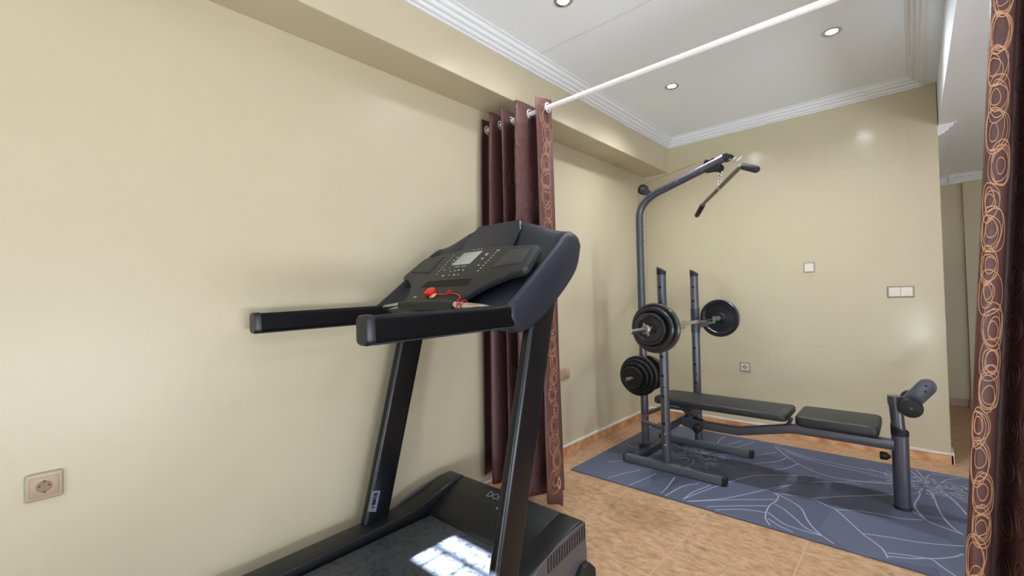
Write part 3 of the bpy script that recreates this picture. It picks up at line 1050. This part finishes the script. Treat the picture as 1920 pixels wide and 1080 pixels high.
# roller axle with end discs and the round-ended leg lever
b = BM()
a0, a1 = (-.038, .540), (.030, .632)
dx, dz = a1[0] - a0[0], a1[1] - a0[1]
ang = math.atan2(dz, dx)
pts = [(a1[0] + .037 * math.cos(ang + t), a1[1] + .037 * math.sin(ang + t)) for t in [(-90 + 15 * i) * PI / 180 for i in range(13)]]
pts += [(a0[0] + .037 * math.cos(ang + t), a0[1] + .037 * math.sin(ang + t)) for t in [(90 + 15 * i) * PI / 180 for i in range(13)]]
prism(b, pts, 'y', YP - .024, YP + .024, bev=.006, seg=3)
lv = obj('leg_lever', b, st, wb)
b = BM()
for (x, z) in ((.028, .640), (.024, .612)):
    lathe_capped(b, [(YP - .0255, .005), (YP - .02, .005)], (x, 0, z), 'y', 12)
obj('pin_holes', b, M['darkmarks'], lv)
for (y, r_) in ((2.925, .046), (3.055, .044)):
    b = BM()
    lathe_capped(b, [(-.028, r_ * .5), (-.024, r_ * .92), (-.014, r_), (.010, r_), (.018, r_ * .9)], (-.030, y, .533 if y < 3 else .553), 'y', 32)
    dsk = obj('end_disc', b, M['rubber'], wb)
    if y < 3:
        b = BM(); lathe_capped(b, [(-.032, .006), (-.029, .009), (-.022, .009)], (-.030, y, .533), 'y', 14)
        obj('bolt', b, M['steeldark'], dsk)
# storage peg on the tower
b = BM(); lathe_capped(b, [(2.745, .010), (2.75, .0125), (3.125, .0125), (3.13, .010)], (XT, 0, .545), 'y', 20)
obj('plate_peg', b, M['satin'], wb)
b = BM(); box(b, XT - .022, XT + .0, 2.965, 3.035, .455, .475); tube(b, [(XT - .03, 2.97, .44), (XT - .015, 2.98, .40)], .010, 10)
obj('cable_clip', b, M['blackmatt'], wb)

# ------------------------------------------------------------------ lat bar hanging from its carabiner
lb = thing('lat_bar', 'bent grey lat pulldown bar with dark grips hanging from the tower arm', 'lat bar', (-.897, 3.0, 1.80))
c0, c1 = Vector((-1.150, 3.432, 1.787)), Vector((-.664, 2.575, 1.79))
dirb = (c1 - c0).normalized()
cm = (c0 + c1) / 2
lowA = Vector((-1.235, 3.50, 1.685))
A0, A1 = c0, c0 + (dirb * -.15 + Vector((-.02, -.012, -.062)))
B0, B1 = c1, c1 + (dirb * .125 + Vector((.03, .025, -.055)))
b = BM()
tube(b, [A1, A0 + (A1 - A0) * .25, A0 + dirb * .02, cm, B0 - dirb * .02, B0 + (B1 - B0) * .25, B1], .0125, 16)
obj('bar', b, M['greybar'], lb)
for (p, q) in ((A0, A1), (B0, B1)):
    b = BM()
    dd = (q - p)
    P = [p + dd * .12, p + dd * .16, p + dd * 1.0, p + dd * 1.06]
    sweep(b, P, circ(.0185, 18), scales=[.75, 1, 1, .75])
    obj('grip', b, M['foamgrip'] if q is B1 else M['black'], lb)
b = BM()
top = Vector((-.897, YT, 1.897))
near = A0 + dirb * ((top - A0).dot(dirb))
def link(c, l, w, rot):
    pts = []
    for i in range(17):
        a = 2 * PI * i / 16
        pts.append(c + Vector((w * math.cos(a) * math.cos(rot), w * math.cos(a) * math.sin(rot), l * math.sin(a))))
    return pts
zt, zb = 1.897, near.z + .016
nl = 3
hl = (zt - zb) / nl / 2
for i in range(nl):
    cc = top.lerp(Vector((near.x, near.y, zb)), (i + .5) / nl)
    tube(b, link(cc, hl * 1.15, .010, i * PI / 2), .0032, 8, cap=False)
obj('carabiner_chain', b, M['chrome'], lb)
b = BM(); tube(b, [near + dirb * -.006 + Vector((0, 0, 0)), near + dirb * .006], .018, 16)
obj('bar_eyelet', b, M['chrome'], lb)

# ------------------------------------------------------------------ barbell and plates
BX, BZ = -1.108, .9225
bb = thing('barbell', 'chrome barbell resting on the hooks of the bench uprights', 'barbell', (BX, 3.0, BZ))
b = BM(); lathe_capped(b, [(2.14, .009), (2.146, .0125), (3.855, .0125), (3.86, .009)], (BX, 0, BZ), 'y', 20)
obj('bar', b, M['chrome'], bb)
for (y, s) in ((2.335, -1), (3.60, 1)):
    b = BM()
    lathe_closed(b, [(y, .0128), (y, .021), (y + s * .006, .026), (y + s * .020, .026), (y + s * .026, .019), (y + s * .026, .0128)], (BX, 0, BZ), 'y', 20)
    for k in range(4):
        a = k * PI / 2 + .4
        tube(b, [(BX + .02 * math.cos(a), y + s * .013, BZ + .02 * math.sin(a)), (BX + .036 * math.cos(a), y + s * .013, BZ + .036 * math.sin(a))], .006, 8)
    obj('spin_collar', b, M['satin'], bb)
for y in (2.47, 3.53):
    b = BM(); lathe_closed(b, [(y - .008, .0128), (y - .008, .020), (y + .008, .020), (y + .008, .0128)], (BX, 0, BZ), 'y', 20)
    obj('inner_collar', b, M['satin'], bb)

def plate(x, y, z, R, t, label, group, material='iron'):
    b = BM()
    h = t / 2
    prof = [(-h * .7, .0135), (-h * .75, R * .26), (-h * .35, R * .30), (-h * .30, R * .74), (-h * .9, R * .80), (-h, R * .84), (-h, R * .95), (-h * .6, R), (h * .6, R), (h, R * .95), (h, R * .84),
            (h * .9, R * .80), (h * .30, R * .74), (h * .35, R * .30), (h * .75, R * .26), (h * .7, .0135)]
    lathe_closed(b, prof, (x, y, z), 'y', 56)
    o = obj('weight_plate', b, M[material], origin=(x, y, z), smooth=40)
    tag(o, label, 'weight plate', group)
    return o
g1, g2 = 'weight plates on the barbell', 'weight plates stored on the tower peg'
plate(BX, 2.443, BZ - .0, .143, .030, 'largest black weight plate of the stack on the near end of the barbell', g1)
plate(BX, 2.411, BZ, .122, .028, 'middle-sized black weight plate on the near end of the barbell', g1)
plate(BX, 2.376, BZ, .090, .026, 'smallest black weight plate, outermost on the near end of the barbell', g1)
plate(BX, 3.575, BZ, .142, .030, 'black weight plate on the far end of the barbell near the back wall', g1)
PX, PZ = XT, .545
plate(PX, 2.925, PZ, .140, .032, 'largest black plate of the near stack on the tower peg, closest to the tower', g2, 'rubber')
plate(PX, 2.888, PZ, .122, .028, 'second largest black plate of the near stack on the tower peg', g2, 'rubber')
plate(PX, 2.855, PZ, .102, .026, 'third black plate of the near stack on the tower peg', g2, 'rubber')
plate(PX, 2.824, PZ, .078, .024, 'smallest black plate, outermost on the tower peg', g2, 'rubber')
plate(PX, 3.060, PZ, .128, .030, 'black plate on the far side of the tower, behind its pole', g2, 'rubber')

# ------------------------------------------------------------------ treadmill
XC = -1.385
tm = thing('treadmill', 'black treadmill with long handrails standing along the left wall', 'treadmill', (XC, .7, 0))
HW = .40
# side rails
for s in (-1, 1):
    b = BM()
    xo, xi = XC + s * HW, XC + s * (HW - .105)
    x0, x1 = min(xo, xi), max(xo, xi)
    prism(b, [(-.55, .045), (-.55, .125), (-.50, .150), (1.02, .172), (1.16, .178), (1.28, .205), (1.40, .238), (1.475, .242), (1.49, .22), (1.49, .07), (1.40, .045)], 'x', x0, x1, bev=.010, seg=3)
    rl = obj('side_rail', b, M['black'], tm)
# deck and belt
b = BM(); box(b, XC - .293, XC + .293, -.50, 1.30, .075, .118, bev=.004)
obj('running_deck', b, M['blackmatt'], tm)
b = BM()
P = [(-.50, .105), (-.515, .118), (-.50, .134), (1.255, .140), (1.268, .128), (1.255, .118)]
prism(b, P, 'x', XC - .272, XC + .272)
obj('running_belt', b, M['belt'], tm, smooth=30)
# motor hood between the rails
b = BM()
prism(b, [(1.245, .072), (1.245, .142), (1.252, .152), (1.30, .176), (1.38, .216), (1.44, .236), (1.475, .240), (1.492, .224), (1.496, .08), (1.48, .05), (1.3, .05)], 'x', XC - .292, XC + .292, bev=.006, seg=2)
hood = obj('motor_hood', b, M['black'], tm)
slope = Vector((0, .08, .034)).normalized()
text_obj('logo', 'DOMYOS', .042, M['faint'], hood, frame_matrix((1, 0, 0), slope, (XC + .015, 1.418, .2325)), bold=.0005, thick=.0012)
text_obj('logo', 'III', .016, M['faint'], hood, frame_matrix((1, 0, 0), (0, .08, .040), (XC + .03, 1.372, .2145)), bold=.0004, thick=.0012)
# outer side cover with vertical vent ribs (visible right side)
for s in (1, -1):
    b = BM()
    x0 = XC + s * HW
    x1 = x0 + s * .006
    prism(b, [(1.12, .055), (1.12, .165), (1.20, .195), (1.30, .222), (1.40, .236), (1.478, .238), (1.486, .07), (1.46, .05)], 'x', min(x0, x1), max(x0, x1), bev=.002, seg=1)
    sc = obj('side_cover', b, mat('grey_brushed_cover', (92, 90, 92), .38, metal=.3), tm)
    b = BM()
    for k in range(15):
        y = 1.235 + k * .0165
        zt = .205 + (y - 1.235) * .11
        xx = x1 + s * .002
        box(b, min(x1, xx), max(x1, xx), y, y + .007, zt - .055 - .0, zt, bev=.0006, seg=1)
    obj('vent_rib', b, M['black'], sc)
# front wheels and rear feet
for s in (-1, 1):
    b = BM(); xw = XC + s * (HW - .005)
    lathe_capped(b, [(xw - .022, .030), (xw - .018, .040), (xw + .018, .040), (xw + .022, .030)], (0, 1.445, .0402), 'x', 28)
    obj('transport_wheel', b, M['rubber'], tm)
    b = BM(); xw = XC + s * (HW + .018)
    prism(b, [(1.375, .004), (1.39, .058), (1.43, .092), (1.47, .092), (1.508, .055), (1.51, .004)], 'x', xw - .012, xw + .012, bev=.004)
    obj('wheel_cover', b, M['blackmatt'], tm)
    b = BM(); lathe_capped(b, [(.0, .022), (.006, .025), (.048, .022)], (XC + s * .33, -.45, 0), 'z', 20)
    obj('rubber_foot', b, M['rubber'], tm)
# uprights
for s in (-1, 1):
    b = BM()
    xo = XC + s * .400
    xi = XC + s * .356
    prof = rrect(.118, .044, .018, 5)
    xm = (xo + xi) / 2
    zs = [.168, .50, .97, 1.10]
    rings = []
    for z in zs:
        yc = 1.043 + (z - .225) * .262
        dep = .124 + (z - .225) * .012
        rings.append([b.verts.new((xm + q, yc + p * dep / .118, z)) for p, q in prof])
    k = len(prof)
    for i in range(len(zs) - 1):
        for j in range(k):
            b.faces.new((rings[i][j], rings[i][(j + 1) % k], rings[i + 1][(j + 1) % k], rings[i + 1][j]))
    b.faces.new(rings[0]); b.faces.new(rings[-1])
    up = obj('upright', b, M['upright'], tm, smooth=50)
    if s == -1:
        b = BM()
        q = [(.995, .306), (1.034, .294), (1.010, .211), (.973, .226)]
        y_ = [(p[0] + .012, p[1]) for p in q]
        prism(b, y_, 'x', xi, xi + .0008)
        wl = obj('warning_label', b, M['label'], up, smooth=0)
        wl['label'] = 'small grey warning sticker with dark pictograms'
        b = BM()
        for (t, h, w) in ((.18, .010, .018), (.32, .006, .020), (.48, .014, .016), (.62, .012, .018), (.80, .008, .010)):
            cy = y_[0][0] * (1 - t) + y_[3][0] * t + .019
            cz = y_[0][1] * (1 - t) + y_[3][1] * t - .006
            box(b, xi + .0008, xi + .0012, cy - w / 2, cy + w / 2, cz - h / 2, cz + h / 2)
        obj('printed_marks', b, M['darkmarks'], up, smooth=0)
# handrails
for s in (-1, 1):
    b = BM()
    xo = XC + s * .408
    xi = XC + s * .356
    xm, w = (xo + xi) / 2, abs(xo - xi)
    st_ = [(.572, 1.046, .070), (.80, 1.050, .074), (1.10, 1.058, .074)]
    rings = []
    for (y, zc, h) in st_:
        rings.append([b.verts.new((xm + p, y, zc + q)) for p, q in rrect(w, h, .014, 4)])
    k = len(rings[0])
    for i in range(2):
        for j in range(k):
            b.faces.new((rings[i][j], rings[i][(j + 1) % k], rings[i + 1][(j + 1) % k], rings[i + 1][j]))
    b.faces.new(rings[0]); b.faces.new(rings[-1])
    hr = obj('handrail', b, M['handle'], tm, smooth=45)
    b = BM()
    sweep(b, [(xm, .558, 1.0455), (xm, .563, 1.0455), (xm, .580, 1.0462)], rrect(w + .004, .076, .015, 4), scales=[.90, 1, 1], up=Vector((0, 0, 1)))
    obj('end_cap', b, M['navydark'], hr)
    b = BM()
    prism(b, [(.58, 1.0085), (.58, 1.014), (1.10, 1.024), (1.10, 1.0185)], 'x', xm - w * .46, xm + w * .46, bev=.002, seg=1)
    obj('under_strip', b, M['navy'], hr)
# console shell (lofted across the width)
def resample(pts, n):
    P = catmull([(p[0], p[1], 0) for p in pts], 12)
    L = [0]
    for i in range(1, len(P)):
        L.append(L[-1] + (P[i] - P[i - 1]).length)
    out = []
    for k in range(n):
        d_ = L[-1] * k / (n - 1)
        i = max(j for j in range(len(L)) if L[j] <= d_ + 1e-9)
        if i >= len(P) - 1:
            out.append(P[-1].copy())
        else:
            f = (d_ - L[i]) / (L[i + 1] - L[i])
            out.append(P[i].lerp(P[i + 1], f))
    return out
side_top = resample([(1.062, 1.090), (1.16, 1.164), (1.307, 1.282), (1.395, 1.352), (1.445, 1.372), (1.490, 1.352)], 22)
cen_top = resample([(1.062, 1.055), (1.16, 1.130), (1.30, 1.245), (1.37, 1.325), (1.425, 1.418), (1.462, 1.438), (1.500, 1.405)], 22)
bas_top = resample([(1.062, 1.058), (1.16, 1.128), (1.307, 1.245), (1.385, 1.318), (1.44, 1.372), (1.490, 1.352)], 22)
side_bot = resample([(1.505, 1.325), (1.475, 1.235), (1.40, 1.158), (1.29, 1.075), (1.20, 1.018), (1.13, .998), (1.085, 1.012), (1.060, 1.045)], 18)
cen_bot = resample([(1.515, 1.37), (1.485, 1.25), (1.40, 1.158), (1.29, 1.085), (1.20, 1.04), (1.13, 1.025), (1.085, 1.030), (1.060, 1.040)], 18)
def sm(x, a, b_):
    t = min(max((x - a) / (b_ - a), 0), 1)
    return t * t * (3 - 2 * t)
b = BM()
us = [-1.0, -.992, -.975, -.95, -.92, -.89, -.86, -.80, -.72, -.64, -.56, -.48, -.40, -.36, -.33, -.29, -.2, -.1, 0]
us = us + [-u for u in reversed(us[:-1])]
rings = []
for u in us:
    au = abs(u)
    wb_ = 1 - sm(au, .86, .955)
    wc_ = 1 - sm(au, .30, .95)
    sec = []
    for i in range(22):
        p = side_top[i].lerp(bas_top[i], wb_)
        p = p.lerp(cen_top[i], wc_)
        sec.append(p)
    for i in range(18):
        sec.append(side_bot[i].lerp(cen_bot[i], wc_))
    c = sum((p for p in sec), Vector((0, 0, 0))) / len(sec)
    sh = {1.0: .86, .992: .93, .975: .975}.get(round(au, 3), 1.0)
    x = XC + u * .412
    rings.append([b.verts.new((x, c.x + (p.x - c.x) * sh, c.y + (p.y - c.y) * sh)) for p in sec])
k = len(rings[0])
for i in range(len(rings) - 1):
    for j in range(k):
        b.faces.new((rings[i][j], rings[i][(j + 1) % k], rings[i + 1][(j + 1) % k], rings[i + 1][j]))
b.faces.new(rings[0]); b.faces.new(rings[-1])
obj('console_shell', b, M['navy'], tm, smooth=50)
# display panel on its own tilted plane
PA = math.atan(.81)
eY = Vector((0, math.cos(PA), math.sin(PA)))
eN = Vector((0, -math.sin(PA), math.cos(PA)))
P0 = Vector((XC, 1.10, 1.148))
def pl(dx, y, h=0.0):
    return P0 + Vector((dx, 0, 0)) + eY * ((y - 1.10) / math.cos(PA)) + eN * h
def slab(bm, pts, h0, h1, bev=0.0, mi=0):
    v0 = [bm.verts.new(pl(x, y, h0)) for x, y in pts]
    v1 = [bm.verts.new(pl(x, y, h1)) for x, y in pts]
    n = len(pts)
    fs = [bm.faces.new(v0), bm.faces.new(list(reversed(v1)))]
    for i in range(n):
        fs.append(bm.faces.new((v0[i], v1[i], v1[(i + 1) % n], v0[(i + 1) % n])))
    bmesh.ops.recalc_face_normals(bm, faces=fs)
    for f in fs:
        f.material_index = mi
    if bev:
        r = bmesh.ops.bevel(bm, geom=list({e for f in fs for e in f.edges}), offset=bev, segments=2, profile=.5, affect='EDGES')
        for f in r['faces']:
            f.material_index = mi
out = [(.0, 1.330), (.15, 1.325), (.340, 1.305), (.356, 1.292), (.374, 1.20), (.362, 1.184), (.30, 1.170), (.235, 1.135), (.19, 1.098), (.172, 1.068), (.160, 1.045)]
out = out + [(-x, y) for x, y in reversed(out[1:])]
b = BM()
slab(b, out, -.030, .0, bev=.004)
# printed marks and keys on the face
def dot(dx, y, w=.006, hgt=.004):
    slab(b, [(dx - w / 2, y - hgt / 2), (dx + w / 2, y - hgt / 2), (dx + w / 2, y + hgt / 2), (dx - w / 2, y + hgt / 2)], 0, .0006, mi=1)
for k in range(9):
    t = k / 8
    dot(.128 + .010 * t, 1.195 + .105 * t, .006 + (.010 if k == 8 else 0), .005)
    dot(-.128 - .010 * t, 1.195 + .105 * t, .005, .004)
for (dx, y, w, hgt) in ((.085, 1.288, .018, .004), (.09, 1.28, .012, .006), (.085, 1.262, .010, .007), (.10, 1.225, .008, .004), (-.095, 1.285, .016, .003), (-.10, 1.268, .014, .004), (-.085, 1.25, .010, .004),
                        (-.03, 1.322, .010, .003), (.0, 1.322, .012, .003), (.02, 1.322, .006, .003), (-.03, 1.226, .030, .003), (.01, 1.226, .026, .003), (-.05, 1.205, .008, .004), (-.02, 1.205, .008, .005),
                        (.0, 1.207, .010, .005), (.03, 1.205, .009, .005), (-.07, 1.182, .012, .005), (-.03, 1.182, .006, .004), (.0, 1.182, .012, .005), (.025, 1.182, .008, .004), (-.10, 1.215, .006, .004), (-.075, 1.222, .006, .004),
                        (-.12, 1.075, .016, .006)):
    dot(dx, y, w, hgt)
dp = obj('display_panel', b, [M['panel'], M['marks']], tm, smooth=30)
b = BM(); slab(b, [(-.082, 1.238), (.034, 1.238), (.042, 1.308), (-.074, 1.308)], -.002, .0012, bev=.0005)
obj('lcd_screen', b, M['screen'], dp, smooth=30)
for s in (1, -1):
    b = BM()
    slab(b, [(s * .190, 1.200), (s * .342, 1.215), (s * .328, 1.292), (s * .204, 1.300)], -.003, -.0004 + .0012, mi=0)
    o_ = obj('speaker_rim', b, M['blackmatt'], dp, smooth=30)
    b = BM()
    slab(b, [(s * .195, 1.205), (s * .337, 1.220), (s * .324, 1.288), (s * .208, 1.295)], -.001, .0022, bev=.0008)
    obj('speaker_cover', b, M['panel2'], dp, smooth=30)
b = BM()
slab(b, [(-.15, 1.122), (.15, 1.122), (.135, 1.158), (-.13, 1.158)], -.002, .0008, mi=0)
for y in (1.128, 1.136, 1.144, 1.152):
    slab(b, [(-.140, y), (.138, y), (.136, y + .0025), (-.137, y + .0025)], .0008, .003, mi=1)
obj('air_vent', b, [M['darkmarks'], M['panel']], dp, smooth=30)
# raised rest above the panel, with slanted cheeks at both ends
b = BM()
prof = [(1.330, 1.318), (1.352, 1.335), (1.448, 1.452), (1.462, 1.452), (1.470, 1.430), (1.40, 1.33)]
sec = [(-.165, .0), (-.125, 1.0), (.0, 1.03), (.125, 1.0), (.165, .0)]
rs = []
for (dx, h) in sec:
    rs.append([b.verts.new((XC + dx, 1.36 + (y - 1.36) * (.55 + .45 * h), (1.318 + (y - 1.33) * .78) * (1 - h) + z * h - .012 * (1 - h))) for y, z in prof])
for i in range(len(rs) - 1):
    for j in range(6):
        b.faces.new((rs[i][j], rs[i][(j + 1) % 6], rs[i + 1][(j + 1) % 6], rs[i + 1][j]))
b.faces.new(rs[0]); b.faces.new(rs[-1])
obj('book_rest', b, M['navy'], tm, smooth=25)
# pulse bar in front of the console
b = BM(); tube(b, [(XC - .37, 1.082, 1.070), (XC - .30, 1.052, 1.086), (XC - .17, 1.040, 1.096), (XC, 1.036, 1.098), (XC + .17, 1.040, 1.096), (XC + .30, 1.052, 1.086), (XC + .37, 1.082, 1.070)], .0125, 16)
pb = obj('pulse_bar', b, M['chrome'], tm)
b = BM(); sweep(b, [(XC - .165, 1.041, 1.094), (XC - .10, 1.038, 1.096), (XC + .10, 1.038, 1.096), (XC + .165, 1.041, 1.094)], rrect(.044, .040, .014, 4), scales=[.8, 1, 1, .8])
obj('bar_cover', b, M['panel'], pb)

# safety key with its cord
sk = thing('safety_key', 'red safety key with a red cord looped on the treadmill console bar', 'safety key', (XC - .02, 1.075, 1.13))
b = BM()
slab(b, [(-.045, 1.070), (.0, 1.070), (.004, 1.092), (-.02, 1.104), (-.046, 1.098)], .0018, .022, bev=.005)
obj('key', b, M['red'], sk)
b = BM()
cA = pl(.0, 1.082, .006)
pts = [cA, pl(.05, 1.080, .005), pl(.10, 1.082, .006), pl(.15, 1.075, .005), Vector((XC + .185, 1.050, 1.118)), Vector((XC + .195, 1.030, 1.112)), Vector((XC + .20, 1.022, 1.090)), Vector((XC + .205, 1.03, 1.074)),
       Vector((XC + .21, 1.052, 1.074)), Vector((XC + .213, 1.062, 1.095)), Vector((XC + .215, 1.045, 1.1125)), Vector((XC + .205, 1.023, 1.098)), Vector((XC + .185, 1.022, 1.066)), Vector((XC + .18, 1.03, 1.05))]
tube(b, [p for p in catmull(pts, 5)], .0022, 8)
tube(b, [pl(.07, 1.088, .004), pl(.082, 1.094, .010), pl(.09, 1.088, .005)], .003, 8)
obj('cord', b, M['red'], sk)
b = BM(); slab(b, [(-.004, 1.062), (.014, 1.066), (.016, 1.084), (.002, 1.080)], .0014, .010, bev=.002)
obj('clip', b, mat('pale_yellow_clip', (215, 190, 130), .4), sk)
